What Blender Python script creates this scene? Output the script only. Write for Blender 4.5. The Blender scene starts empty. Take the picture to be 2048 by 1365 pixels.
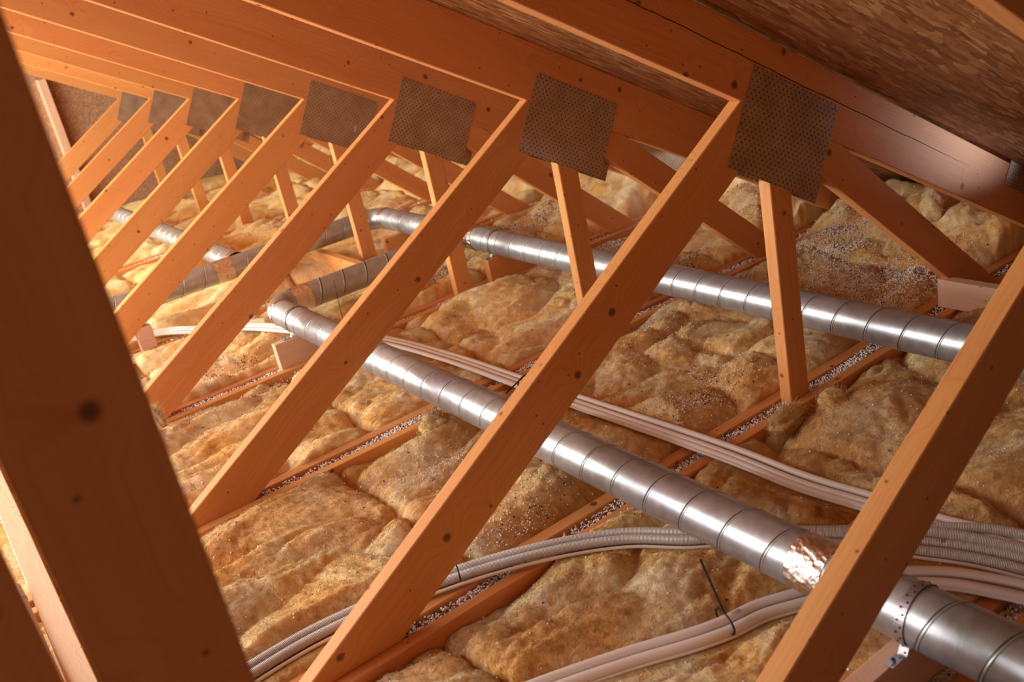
import bpy, math, random
import numpy as np
from mathutils import Matrix, Vector
random.seed(7)
rng = np.random.default_rng(11)
sc = bpy.context.scene
C = sc.collection
PI = math.pi
# ------------------------------------------------------------------ camera
F_PX = 1875.09
cam_d = bpy.data.cameras.new('camera')
cam = bpy.data.objects.new('camera', cam_d); C.objects.link(cam)
cam_d.sensor_width = 36.0
cam_d.lens = F_PX / 2048 * 36.0
R_ = ((0.79535024, -0.57566893, -0.18979797),
      (-0.36556936, -0.20578948, -0.90774982),
      (0.48350495, 0.79136336, -0.37412164))
cam.matrix_world = Matrix(((R_[0][0], -R_[1][0], -R_[2][0], -1.9877),
                           (R_[0][1], -R_[1][1], -R_[2][1], -1.8129),
                           (R_[0][2], -R_[1][2], -R_[2][2], 1.4655),
                           (0, 0, 0, 1)))
cam_d.clip_start = 0.05
cam_d.dof.use_dof = True
cam_d.dof.focus_distance = 2.9
cam_d.dof.aperture_fstop = 3.8
sc.camera = cam
# ------------------------------------------------------------------ exposure, world, lamps
sc.view_settings.view_transform = 'Standard'
sc.view_settings.look = 'None'
sc.view_settings.exposure = 0.30
sc.view_settings.gamma = 1.0
sc.view_settings.use_curve_mapping = False
sc.cycles.use_denoising = True
sc.cycles.max_bounces = 10
sc.cycles.diffuse_bounces = 6
w = bpy.data.worlds.new('sky'); sc.world = w; w.use_nodes = True
w.node_tree.nodes['Background'].inputs[0].default_value = (0.86, 0.93, 1.0, 1)
w.node_tree.nodes['Background'].inputs[1].default_value = 1.6

def area(name, loc, target, size, size_y, power, color):
    l = bpy.data.lights.new(name, 'AREA'); l.shape = 'RECTANGLE'
    l.size = size; l.size_y = size_y; l.energy = power; l.color = color
    o = bpy.data.objects.new(name, l); C.objects.link(o); o.location = loc
    d = Vector(target) - Vector(loc)
    o.rotation_euler = d.to_track_quat('-Z', 'Y').to_euler()
    return o
area('daylight_gable_opening', (-4.1, 1.9, 1.45), (-.6, 1.9, 0.3), 3.4, 1.9, 135, (1.0, 0.92, 0.90))
area('daylight_side_opening', (-4.1, 5.3, 1.45), (-.4, 5.0, 0.3), 3.2, 1.9, 320, (0.93, 1.0, 0.80))
area('warm_fill_behind', (-2.6, -3.3, 1.7), (0.2, 1.2, 0.3), 1.6, 1.2, 3.2, (1.0, 0.66, 0.42))  # added warm fill, standing in for bounce from the attic behind the camera
area('daylight_eave_gap', (1.66, -0.60, 0.20), (1.08, 0.0, 0.66), 0.30, 0.05, .42, (0.80, 0.88, 1.0)).data.spread = math.radians(34)

# ------------------------------------------------------------------ helpers
def tag(o, label=None, cat=None, group=None, kind=None):
    if label: o['label'] = label
    if cat: o['category'] = cat
    if group: o['group'] = group
    if kind: o['kind'] = kind
    return o
def empty(name, loc=(0, 0, 0), label=None, cat=None, group=None):
    o = bpy.data.objects.new(name, None); C.objects.link(o); o.location = loc
    o.empty_display_size = 0.1
    return tag(o, label, cat, group)
def mesh(name, V, Fc, mats, parent=None, mw=None, smooth=False, mi=None, uv=None):
    me = bpy.data.meshes.new(name)
    V = np.asarray(V, np.float32)
    if isinstance(Fc, np.ndarray):
        k = Fc.shape[1]; nf = len(Fc)
        me.vertices.add(len(V)); me.vertices.foreach_set('co', V.ravel())
        me.loops.add(nf * k); me.loops.foreach_set('vertex_index', Fc.astype(np.int32).ravel())
        me.polygons.add(nf); me.polygons.foreach_set('loop_start', np.arange(0, nf * k, k, dtype=np.int32))
        me.polygons.foreach_set('loop_total', np.full(nf, k, np.int32))
        me.update(calc_edges=True)
    else:
        me.from_pydata([tuple(v) for v in V.tolist()], [], Fc); me.update()
    for m in (mats if isinstance(mats, (list, tuple)) else [mats]): me.materials.append(m)
    if mi is not None: me.polygons.foreach_set('material_index', np.asarray(mi, np.int32))
    if smooth: me.polygons.foreach_set('use_smooth', np.ones(len(me.polygons), bool))
    if uv is not None:
        l = me.uv_layers.new(name='UVMap')
        idx = np.empty(len(me.loops), np.int32); me.loops.foreach_get('vertex_index', idx)
        l.data.foreach_set('uv', np.asarray(uv, np.float32)[idx].ravel())
    me.validate(); me.update()
    o = bpy.data.objects.new(name, me); C.objects.link(o)
    if parent is not None: o.parent = parent
    if mw is not None: o.matrix_basis = mw
    return o
def bevel(o, w=0.002, seg=1):
    b = o.modifiers.new('bevel', 'BEVEL'); b.width = w; b.segments = seg; b.limit_method = 'ANGLE'
    return o
# beam: polygon given in (x,z) of the truss plane, thickness y0..y1, local X runs along ang
def prism(name, poly, y0, y1, ang, mat, parent, bev=0.0025, mats=None):
    ox, oz = poly[0]; c, s = math.cos(ang), math.sin(ang)
    loc = [((x - ox) * c + (z - oz) * s, -(x - ox) * s + (z - oz) * c) for x, z in poly]
    n = len(loc)
    area2 = sum(loc[i][0] * loc[(i + 1) % n][1] - loc[(i + 1) % n][0] * loc[i][1] for i in range(n))
    if area2 < 0: loc = loc[::-1]
    V = [(x, 0, z) for x, z in loc] + [(x, y1 - y0, z) for x, z in loc]
    Fc = [list(range(n)), list(range(2 * n - 1, n - 1, -1))]
    for i in range(n):
        j = (i + 1) % n
        Fc.append([j, i, i + n, j + n])
    M = Matrix(((c, 0, -s, ox), (0, 1, 0, y0), (s, 0, c, oz), (0, 0, 0, 1)))
    o = mesh(name, V, Fc, mat, parent, M)
    bevel(o, bev)
    return o
# box timber with its long axis along 'axis'
def timber(name, lo, hi, axis, mat, parent=None, bev=0.0025):
    lo = Vector(lo); hi = Vector(hi); d = hi - lo
    if axis == 'y':
        M = Matrix(((0, -1, 0, hi.x), (1, 0, 0, lo.y), (0, 0, 1, lo.z), (0, 0, 0, 1))); L, T, H = d.y, d.x, d.z
    elif axis == 'z':
        M = Matrix(((0, 0, -1, hi.x), (0, 1, 0, lo.y), (1, 0, 0, lo.z), (0, 0, 0, 1))); L, T, H = d.z, d.y, d.x
    else:
        M = Matrix.Translation(lo); L, T, H = d.x, d.y, d.z
    V = [(x, y, z) for x in (0, L) for y in (0, T) for z in (0, H)]
    Fc = [[0, 1, 3, 2], [4, 6, 7, 5], [0, 4, 5, 1], [2, 3, 7, 6], [0, 2, 6, 4], [1, 5, 7, 3]]
    o = mesh(name, V, Fc, mat, parent, M)
    return bevel(o, bev)
def box(name, lo, hi, mat, parent=None):
    V = [(x, y, z) for x in (lo[0], hi[0]) for y in (lo[1], hi[1]) for z in (lo[2], hi[2])]
    Fc = [[0, 1, 3, 2], [4, 6, 7, 5], [0, 4, 5, 1], [2, 3, 7, 6], [0, 2, 6, 4], [1, 5, 7, 3]]
    return mesh(name, V, Fc, mat, parent)
def resample(path, step):
    P = np.asarray(path, float)
    # catmull-rom then uniform resample
    Q = np.vstack([2 * P[0] - P[1], P, 2 * P[-1] - P[-2]]); out = []
    for i in range(1, len(Q) - 2):
        t = np.linspace(0, 1, 24, endpoint=False)[:, None]
        a, b, c, d = Q[i - 1], Q[i], Q[i + 1], Q[i + 2]
        out.append(.5 * ((2 * b) + (-a + c) * t + (2 * a - 5 * b + 4 * c - d) * t ** 2 + (-a + 3 * b - 3 * c + d) * t ** 3))
    out = np.vstack(out + [P[-1:]])
    s = np.r_[0, np.cumsum(np.linalg.norm(np.diff(out, axis=0), axis=1))]
    n = max(3, int(s[-1] / step) + 1); t = np.linspace(0, s[-1], n)
    return np.stack([np.interp(t, s, out[:, k]) for k in range(3)], 1), t
def tube_data(P, t, r, nseg=16, rfun=None, closed_ends=True):
    T = np.gradient(P, axis=0); T /= np.linalg.norm(T, axis=1)[:, None]
    up = np.array([0, 0, 1.0]); A = np.cross(T, up); A /= np.linalg.norm(A, axis=1)[:, None]; B = np.cross(A, T)
    th = np.linspace(0, 2 * PI, nseg, endpoint=False)
    rr = np.full((len(P), nseg), r) if rfun is None else rfun(t[:, None], th[None, :])
    V = P[:, None, :] + rr[..., None] * (np.cos(th)[None, :, None] * A[:, None, :] + np.sin(th)[None, :, None] * B[:, None, :])
    n = len(P); i = np.arange(n - 1)[:, None] * nseg; j = np.arange(nseg)[None, :]; j2 = (j + 1) % nseg
    Fc = np.stack([i + j, i + j2, i + nseg + j2, i + nseg + j], -1).reshape(-1, 4)[:, ::-1]
    uv = np.stack([np.broadcast_to(th[None] / (2 * PI), rr.shape), np.broadcast_to(t[:, None], rr.shape)], -1).reshape(-1, 2)
    return V.reshape(-1, 3), Fc, uv
def tube(name, path, r, mat, parent=None, step=0.012, nseg=14, rfun=None, straight=False):
    if straight:
        P0, P1 = np.array(path[0], float), np.array(path[-1], float); L = np.linalg.norm(P1 - P0)
        n = max(2, int(L / step) + 1); t = np.linspace(0, L, n); P = P0 + (P1 - P0) * (t / L)[:, None]
    else: P, t = resample(path, step)
    V, Fc, uv = tube_data(P, t, r, nseg, rfun)
    return mesh(name, V, Fc, mat, parent, smooth=True, uv=uv)

# ------------------------------------------------------------------ node materials
class NT:
    def __init__(s, name):
        s.m = bpy.data.materials.new(name); s.m.use_nodes = True; s.t = s.m.node_tree; s.n = s.t.nodes
        s.p = s.n['Principled BSDF']
    def node(s, typ, **k):
        n = s.n.new(typ)
        for a, v in k.items(): setattr(n, a, v)
        return n
    def link(s, a, b): s.t.links.new(a, b)
    def put(s, sock, v):
        if hasattr(v, 'is_linked') or hasattr(v, 'links'): s.link(v, sock)
        else: sock.default_value = v
    def math(s, op, a, b=None, c=None, clamp=False):
        n = s.node('ShaderNodeMath', operation=op, use_clamp=clamp); s.put(n.inputs[0], a)
        if b is not None: s.put(n.inputs[1], b)
        if c is not None: s.put(n.inputs[2], c)
        return n.outputs[0]
    def vmath(s, op, a, b=None):
        n = s.node('ShaderNodeVectorMath', operation=op); s.put(n.inputs[0], a)
        if b is not None: s.put(n.inputs[1], b)
        return n.outputs[0]
    def coords(s, kind='Object'): return s.node('ShaderNodeTexCoord').outputs[kind]
    def rnd(s): return s.node('ShaderNodeObjectInfo').outputs['Random']
    def sep(s, v):
        n = s.node('ShaderNodeSeparateXYZ'); s.link(v, n.inputs[0]); return n.outputs
    def comb(s, x, y, z):
        n = s.node('ShaderNodeCombineXYZ')
        for i, v in enumerate((x, y, z)): s.put(n.inputs[i], v)
        return n.outputs[0]
    def noise(s, v, scale, detail=3, rough=.55, dist=0, out='Fac'):
        n = s.node('ShaderNodeTexNoise'); s.link(v, n.inputs['Vector']); n.inputs['Scale'].default_value = scale
        n.inputs['Detail'].default_value = detail; n.inputs['Roughness'].default_value = rough; n.inputs['Distortion'].default_value = dist
        return n.outputs[out]
    def voro(s, v, scale, feature='F1', out='Distance', rand=1, dim='3D'):
        n = s.node('ShaderNodeTexVoronoi', feature=feature, voronoi_dimensions=dim); s.link(v, n.inputs['Vector']); n.inputs['Scale'].default_value = scale
        n.inputs['Randomness'].default_value = rand
        return n.outputs[out]
    def ramp(s, f, stops, interp='LINEAR'):
        n = s.node('ShaderNodeValToRGB'); s.link(f, n.inputs[0]); e = n.color_ramp.elements; n.color_ramp.interpolation = interp
        while len(e) < len(stops): e.new(.5)
        for x, (p, c) in zip(e, stops):
            x.position = p; x.color = (*c, 1) if len(c) == 3 else c
        return n.outputs[0]
    def mix(s, f, a, b, blend='MIX'):
        n = s.node('ShaderNodeMix', data_type='RGBA', blend_type=blend); s.put(n.inputs[0], f)
        for i, v in ((6, a), (7, b)):
            if isinstance(v, tuple): v = (*v, 1) if len(v) == 3 else v
            s.put(n.inputs[i], v)
        return n.outputs[2]
    def mrange(s, v, a, b, c=0., d=1.):
        n = s.node('ShaderNodeMapRange'); s.put(n.inputs[0], v)
        for i, x in enumerate((a, b, c, d)): n.inputs[i + 1].default_value = x
        return n.outputs[0]
    def bump(s, h, strength=.3, dist=.002):
        n = s.node('ShaderNodeBump'); s.link(h, n.inputs['Height']); n.inputs['Strength'].default_value = strength; n.inputs['Distance'].default_value = dist
        s.link(n.outputs[0], s.p.inputs['Normal'])
    def base(s, c, rough=.6, metal=0.):
        s.put(s.p.inputs['Base Color'], (*c, 1) if isinstance(c, tuple) else c)
        s.put(s.p.inputs['Roughness'], rough); s.p.inputs['Metallic'].default_value = metal
        return s.m

def wood_mat(name, light, mid, dark, knots=1.0, grain=1.0):
    s = NT(name); o = s.coords(); r = s.rnd()
    off = s.math('MULTIPLY', r, 37.0)
    v = s.vmath('ADD', o, s.comb(off, s.math('MULTIPLY', r, .9), s.math('MULTIPLY', r, 1.7)))
    # slow wander of the pith along the length
    wob = s.noise(s.vmath('MULTIPLY', v, (1.3, 2.0, 2.0)), 1.0, 2, .5, 0, 'Color')
    wv = s.vmath('MULTIPLY', s.vmath('SUBTRACT', wob, (.5, .5, .5)), (0, .10, .16))
    x, y, z = s.sep(s.vmath('ADD', s.vmath('MULTIPLY', v, (.05, 1, 1)), wv))
    vx, vy, vz = s.sep(v)
    _, ny_, _ = s.sep(s.node('ShaderNodeTexCoord').outputs['Normal'])
    face = s.math('GREATER_THAN', s.math('ABSOLUTE', ny_), .5)
    v2 = s.comb(s.math('ADD', vx, s.math('MULTIPLY', face, .37)), s.math('ADD', s.math('MULTIPLY', vz, face), s.math('MULTIPLY', vy, s.math('SUBTRACT', 1.0, face))), 0)
    kn = s.voro(v2, 5.6, dim='2D')
    kc = s.voro(v2, 5.6, out='Color', dim='2D')
    k0, k1, k2 = s.sep(kc)
    size = s.mrange(k0, .42, 1, .0, .078 * knots)
    kdist = s.math('SUBTRACT', kn, size)
    kmask = s.mrange(kdist, -.02, .012, 1, 0)
    pull = s.mrange(kn, .0, .35, .045, 0)
    rr = s.math('ADD', s.math('SQRT', s.math('ADD', s.math('POWER', s.math('ADD', y, .03), 2), s.math('POWER', s.math('ADD', z, -.05), 2))), pull)
    ring = s.noise(s.comb(s.math('MULTIPLY', rr, 230 * grain), s.math('MULTIPLY', vx, .25), 0), 1.0, 2, .6)
    ring = s.mrange(ring, .35, .72, 0, 1)
    fib = s.noise(s.vmath('MULTIPLY', v, (6, 260, 260)), 1.0, 3, .6)
    slow = s.noise(s.vmath('MULTIPLY', v, (1.2, 9, 9)), 1.0, 3, .6)
    f = s.math('ADD', s.math('MULTIPLY', ring, .24), s.math('ADD', s.math('MULTIPLY', fib, .26), s.math('MULTIPLY', slow, .55)))
    col = s.ramp(f, [(.30, light), (.58, mid), (.95, dark)])
    tint = s.mrange(r, 0, 1, .9, 1.08)
    col = s.mix(1.0, col, s.comb(tint, s.math('MULTIPLY', tint, s.mrange(s.math('FRACT', s.math('MULTIPLY', r, 7.3)), 0, 1, .95, 1.05)), tint), 'MULTIPLY')
    kcol = s.ramp(s.mrange(kdist, -.075, 0, 0, 1), [(0, (.11, .035, .012)), (.6, (.22, .075, .025)), (1, (.38, .14, .045))])
    col = s.mix(kmask, col, kcol)
    # little pin knots
    pk = s.voro(v2, 15.0, dim='2D')
    pc, _, _ = s.sep(s.voro(v2, 15.0, out='Color', dim='2D'))
    pm = s.math('MULTIPLY', s.mrange(pk, .035, .065, 1, 0), s.math('GREATER_THAN', pc, .86))
    col = s.mix(s.math('MULTIPLY', pm, .8), col, (.10, .032, .012))
    s.bump(s.math('ADD', s.math('MULTIPLY', ring, .5), fib), .25, .0012)
    return s.base(col, .62)
WOOD = wood_mat('spruce_timber', (.68, .31, .105), (.60, .245, .075), (.47, .165, .045))
WOOD_PALE = wood_mat('pale_spruce_timber', (.74, .50, .36), (.68, .42, .28), (.52, .27, .16), grain=.8)

def osb_mat():
    s = NT('oriented_strand_board'); o = s.coords()
    col = None; hs = None
    for k, (ang, sx, sy) in enumerate(((1.65, 7, 52), (1.2, 9, 66), (2.05, 11, 74), (1.45, 8, 44), (.3, 13, 60))):
        m = s.node('ShaderNodeMapping'); s.link(o, m.inputs[0]); m.inputs['Rotation'].default_value = (0, 0, ang)
        m.inputs['Scale'].default_value = (sx, sy, 1); m.inputs['Location'].default_value = (k * 3.1, k * 1.7, 0)
        dst = s.noise(m.outputs[0], 1.2, 2, .5, 0, 'Color')
        vv = s.vmath('ADD', m.outputs[0], s.vmath('MULTIPLY', dst, (.8, .8, 0)))
        c = s.voro(vv, 1.0, out='Color'); a, b, _ = s.sep(c)
        d = s.voro(vv, 1.0)
        e = s.voro(vv, 1.0, 'DISTANCE_TO_EDGE')
        lc = s.ramp(a, [(0, (.20, .075, .02)), (.35, (.33, .14, .045)), (.75, (.43, .20, .075)), (1, (.56, .31, .14))])
        st = s.noise(s.vmath('MULTIPLY', m.outputs[0], (.6, 9, 1)), 1.0, 2, .6)
        lc = s.mix(s.mrange(st, .35, .7, 0, .5), lc, s.mix(1.0, lc, (.6, .5, .42), 'MULTIPLY'))
        lc = s.mix(s.mrange(e, 0, .035, .75, 0), lc, (.13, .05, .02))
        if col is None: col, hs = lc, a
        else:
            msk = s.math('MULTIPLY', s.math('GREATER_THAN', b, .52), s.mrange(e, 0.0, .03, 0, 1))
            col = s.mix(msk, col, lc); hs = s.math('ADD', s.math('MULTIPLY', hs, .6), s.math('MULTIPLY', a, msk))
    dk = s.noise(s.vmath('MULTIPLY', o, (90, 12, 1)), 1.0, 3, .7)
    col = s.mix(s.mrange(dk, .66, .74, 0, .85), col, (.07, .03, .015))
    s.bump(hs, .6, .003)
    return s.base(col, .55)
OSB = osb_mat()
def chip_mat():
    s = NT('chipboard'); o = s.coords()
    a = s.noise(o, 60, 5, .75); b = s.noise(o, 3, 2, .5); c = s.voro(o, 90, out='Color'); q, _, _ = s.sep(c)
    f = s.math('ADD', s.math('MULTIPLY', a, .7), s.math('MULTIPLY', q, .3))
    col = s.ramp(f, [(.25, (.22, .10, .055)), (.5, (.36, .18, .10)), (.75, (.52, .30, .18))])
    s.bump(a, .4, .002)
    return s.base(col, .75)
CHIP = chip_mat()
def wool_mat():
    s = NT('glass_wool'); o = s.coords()
    r = s.rnd(); v = s.vmath('ADD', o, s.comb(s.math('MULTIPLY', r, 9), s.math('MULTIPLY', r, 5), 0))
    warp = s.noise(v, 4.5, 3, .6, 0, 'Color')
    wv = s.vmath('ADD', v, s.vmath('MULTIPLY', s.vmath('SUBTRACT', warp, (.5, .5, .5)), (.26, .26, .2)))
    fib = s.noise(s.vmath('MULTIPLY', wv, (30, 260, 120)), 1.0, 4, .7)
    fib2 = s.noise(s.vmath('MULTIPLY', wv, (230, 40, 120)), 1.0, 4, .7)
    sel = s.mrange(s.noise(v, 5, 2, .5), .44, .56, 0, 1)
    fm = s.node('ShaderNodeMix', data_type='FLOAT'); s.link(sel, fm.inputs[0]); s.link(fib, fm.inputs[2]); s.link(fib2, fm.inputs[3]); f = fm.outputs[0]
    big = s.noise(v, 4.0, 3, .55, .3)
    h = s.math('ADD', s.math('MULTIPLY', f, .50), s.math('MULTIPLY', big, .50))
    col = s.ramp(h, [(.33, (.70, .32, .075)), (.43, (.88, .50, .17)), (.52, (.94, .66, .33)), (.64, (.98, .86, .64))])
    pk = s.noise(v, 2.2, 2, .5)
    col = s.mix(s.mrange(pk, .45, .65, 0, .5), col, s.mix(1.0, col, (1.03, .88, .84), 'MULTIPLY'))
    fine = s.noise(wv, 420, 3, .75)
    s.bump(s.math('ADD', s.math('MULTIPLY', f, 1.0), s.math('MULTIPLY', fine, .6)), .9, .008)
    s.p.inputs['Subsurface Weight'].default_value = .45
    s.p.inputs['Subsurface Radius'].default_value = (1.0, .75, .5)
    s.p.inputs['Subsurface Scale'].default_value = .022
    s.p.inputs['Specular IOR Level'].default_value = .1
    return s.base(col, .95)
WOOL = wool_mat()
def duct_mat():
    s = NT('galvanised_duct_steel'); uv = s.node('ShaderNodeTexCoord').outputs['UV']; u, v, _ = s.sep(uv)
    n = s.noise(s.comb(s.math('MULTIPLY', u, 3), s.math('MULTIPLY', v, 160), 0), 1.0, 3, .6)
    n2 = s.noise(s.coords(), 28, 4, .6)
    col = s.ramp(n2, [(.3, (.40, .43, .48)), (.7, (.53, .56, .62))])
    s.bump(n, .06, .001)
    s.p.inputs['Anisotropic'].default_value = .35
    return s.base(col, s.mrange(s.math('ADD', s.math('MULTIPLY', n, .5), s.math('MULTIPLY', n2, .5)), .3, .7, .33, .46), .78)
DUCT = duct_mat()
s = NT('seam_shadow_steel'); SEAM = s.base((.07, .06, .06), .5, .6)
def foil_mat():
    s = NT('aluminium_foil_tape'); o = s.coords()
    a = s.voro(s.vmath('ADD', o, s.vmath('MULTIPLY', s.noise(o, 30, 2, .5, 0, 'Color'), (.03, .03, .03))), 60); b = s.noise(o, 180, 4, .7)
    s.bump(s.math('ADD', a, s.math('MULTIPLY', b, .5)), .8, .004)
    return s.base((.80, .70, .66), .22, 1.0)
FOIL = foil_mat()
s = NT('strap_steel'); STRAP = s.base((.42, .42, .44), .42, .9)
s = NT('dark_hole'); HOLE = s.base((.015, .012, .012), .8)
def plate_mat():
    s = NT('perforated_nail_plate'); o = s.coords(); x, y, z = s.sep(o)
    v = s.math('DIVIDE', z, .0122); row = s.math('FLOOR', v); fv = s.math('SUBTRACT', s.math('FRACT', v), .5)
    u = s.math('ADD', s.math('DIVIDE', x, .0205), s.math('MULTIPLY', s.math('FLOORED_MODULO', row, 2.), .5)); fu = s.math('SUBTRACT', s.math('FRACT', u), .5)
    d = s.math('SQRT', s.math('ADD', s.math('POWER', s.math('MULTIPLY', fu, .0205), 2.), s.math('POWER', s.math('MULTIPLY', fv, .0122), 2.)))
    m = s.mrange(d, .0022, .0029, 1, 0)
    r = s.rnd()
    blot = s.noise(s.vmath('ADD', o, s.comb(s.math('MULTIPLY', r, 11), 0, 0)), 11, 3, .6)
    sp = s.noise(s.comb(s.math('MULTIPLY', x, 420), 0, s.math('MULTIPLY', z, 12)), 1., 2, .5)
    col = s.ramp(s.math('ADD', s.math('MULTIPLY', blot, .8), s.math('MULTIPLY', sp, .2)), [(.30, (.36, .24, .16)), (.66, (.52, .38, .27))])
    col = s.mix(m, col, (.012, .006, .004))
    s.p.inputs['Metallic'].default_value = .85
    mm = s.math('SUBTRACT', .6, s.math('MULTIPLY', m, .6)); s.link(mm, s.p.inputs['Metallic'])
    s.put(s.p.inputs['Base Color'], col); s.put(s.p.inputs['Roughness'], s.mrange(blot, .3, .7, .36, .55))
    s.bump(s.math('SUBTRACT', 1.0, m), .5, .001)
    return s.m
PLATE = plate_mat()
s = NT('nail_head_steel'); NAIL = s.base((.26, .21, .18), .5, .8)
s = NT('printed_paper_label'); lx = s.coords(); LABEL = s.base(s.ramp(s.noise(lx, 260, 2, .8), [(.45, (.12, .1, .09)), (.52, (.75, .62, .50))]), .6)
def conduit_mat(name, corr):
    s = NT(name); uv = s.node('ShaderNodeTexCoord').outputs['UV']; u, v, _ = s.sep(uv)
    if corr:
        h = s.math('SINE', s.math('MULTIPLY', v, 2 * PI / .0034)); s.bump(h, 1.0, .0012)
        col = s.mix(s.mrange(h, -1, 0, .45, 0), (.74, .66, .62), (.50, .40, .36))
    else:
        n = s.noise(s.comb(s.math('MULTIPLY', u, 4), s.math('MULTIPLY', v, 3), 0), 2, 2, .5)
        col = s.mix(n, (.80, .73, .70), (.74, .66, .63))
    return s.base(col, .42)
COND = conduit_mat('white_plastic_conduit', False)
CORR = conduit_mat('corrugated_plastic_conduit', True)
s = NT('black_nylon'); BLACK = s.base((.012, .010, .012), .4)
s = NT('print_ink'); INK = s.base((.05, .05, .07), .6)
s = NT('white_polystyrene'); s.p.inputs['Subsurface Weight'].default_value = 0; WHITE = s.base((.86, .80, .78), .55)
s = NT('black_polystyrene'); DARKB = s.base((.02, .02, .025), .5)
s = NT('plaster_ceiling_board'); BOARD = s.base((.45, .36, .28), .9)

# ------------------------------------------------------------------ noise for the wool
_perm = rng.permutation(512); _g = rng.random((512, 2)) * 2 - 1; _g /= np.linalg.norm(_g, axis=1)[:, None]
def gn(x, y, seed=0):
    x = np.asarray(x, float) + seed * 17.31; y = np.asarray(y, float) + seed * 9.73
    xi = np.floor(x).astype(int); yi = np.floor(y).astype(int); xf = x - xi; yf = y - yi
    def dot(ix, iy, dx, dy):
        g = _g[_perm[(ix + _perm[iy & 511]) & 511]]; return g[..., 0] * dx + g[..., 1] * dy
    u = xf ** 3 * (xf * (xf * 6 - 15) + 10); v = yf ** 3 * (yf * (yf * 6 - 15) + 10)
    a = dot(xi, yi, xf, yf); b = dot(xi + 1, yi, xf - 1, yf); c = dot(xi, yi + 1, xf, yf - 1); d = dot(xi + 1, yi + 1, xf - 1, yf - 1)
    return (a + (b - a) * u + (c - a) * v + (a - b - c + d) * u * v) * 1.5
def sstep(a, b, x):
    t = np.clip((x - a) / (b - a), 0, 1); return t * t * (3 - 2 * t)

# ------------------------------------------------------------------ geometry constants (metres)
H = 0.982; TR = math.tan(0.5107); AR = 0.5107; TA = math.tan(0.5373); AA = 0.5373
AD = 0.7133; TD = math.tan(AD); XD = 1.1049; T = 0.044
def under(x): return H - TR * x
RX0 = -3.3
# ------------------------------------------------------------------ structure shell
dR = 0.1965 / math.cos(AR)
def slope_panel(name, x0, x1, y0, y1, sgn, kind=True):
    # OSB deck panel lying on the rafters; local XY in the panel plane
    if sgn > 0: z0, z1 = under(x0) + dR, under(x1) + dR
    else:
        zr = under(RX0) + dR; z0, z1 = zr - TR * (RX0 - x0), zr - TR * (RX0 - x1)
    d = Vector((x1 - x0, 0, z1 - z0)); L = d.length; d.normalize(); n = Vector((-d.z, 0, d.x))
    M = Matrix(((d.x, 0, n.x, x0), (0, 1, 0, y0), (d.z, 0, n.z, z0), (0, 0, 0, 1)))
    V = [(x, y, z) for x in (0, L) for y in (0, y1 - y0) for z in (0, .018)]
    Fc = [[0, 1, 3, 2], [4, 6, 7, 5], [0, 4, 5, 1], [2, 3, 7, 6], [0, 2, 6, 4], [1, 5, 7, 3]]
    o = mesh(name, V, Fc, OSB, None, M); return tag(o, kind='structure')
slope_panel('ceiling', RX0, 1.58, -4.0, 7.62, 1)
slope_panel('ceiling_2', 1.582, 2.75, -4.0, 1.55, 1)
slope_panel('ceiling_3', 1.582, 2.75, 2.50, 7.62, 1)
slope_panel('ceiling_4', 1.76, 2.75, 1.552, 2.498, 1)
slope_panel('ceiling_far_slope', -6.2, RX0, -4.0, 7.62, -1)
tag(box('floor', (-6.3, -4.0, -.24), (2.75, 7.7, -.2), BOARD), kind='structure')
tag(box('wall_gable', (-6.3, 7.5, -.22), (2.75, 7.6, 3.3), CHIP), kind='structure')
tag(box('wall_near', (-6.3, -4.1, -.22), (2.75, -4.0, 3.3), CHIP), kind='structure')
tag(box('wall_left', (-6.3, -4.0, -.22), (-6.2, 7.6, 1.8), CHIP), kind='structure')
# eave closure with two open ventilation slots
ze = .15
tag(box('wall_eave', (2.42, -4.0, -.22), (2.46, 7.6, -.1), WOOD), kind='structure')
for i, (a, b) in enumerate(((-4.0, 2.15), (3.1, 7.6))):
    tag(box('wall_eave_board_%d' % (i + 1), (2.42, a, -.1), (2.46, b, .12), WOOD), kind='structure')

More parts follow.
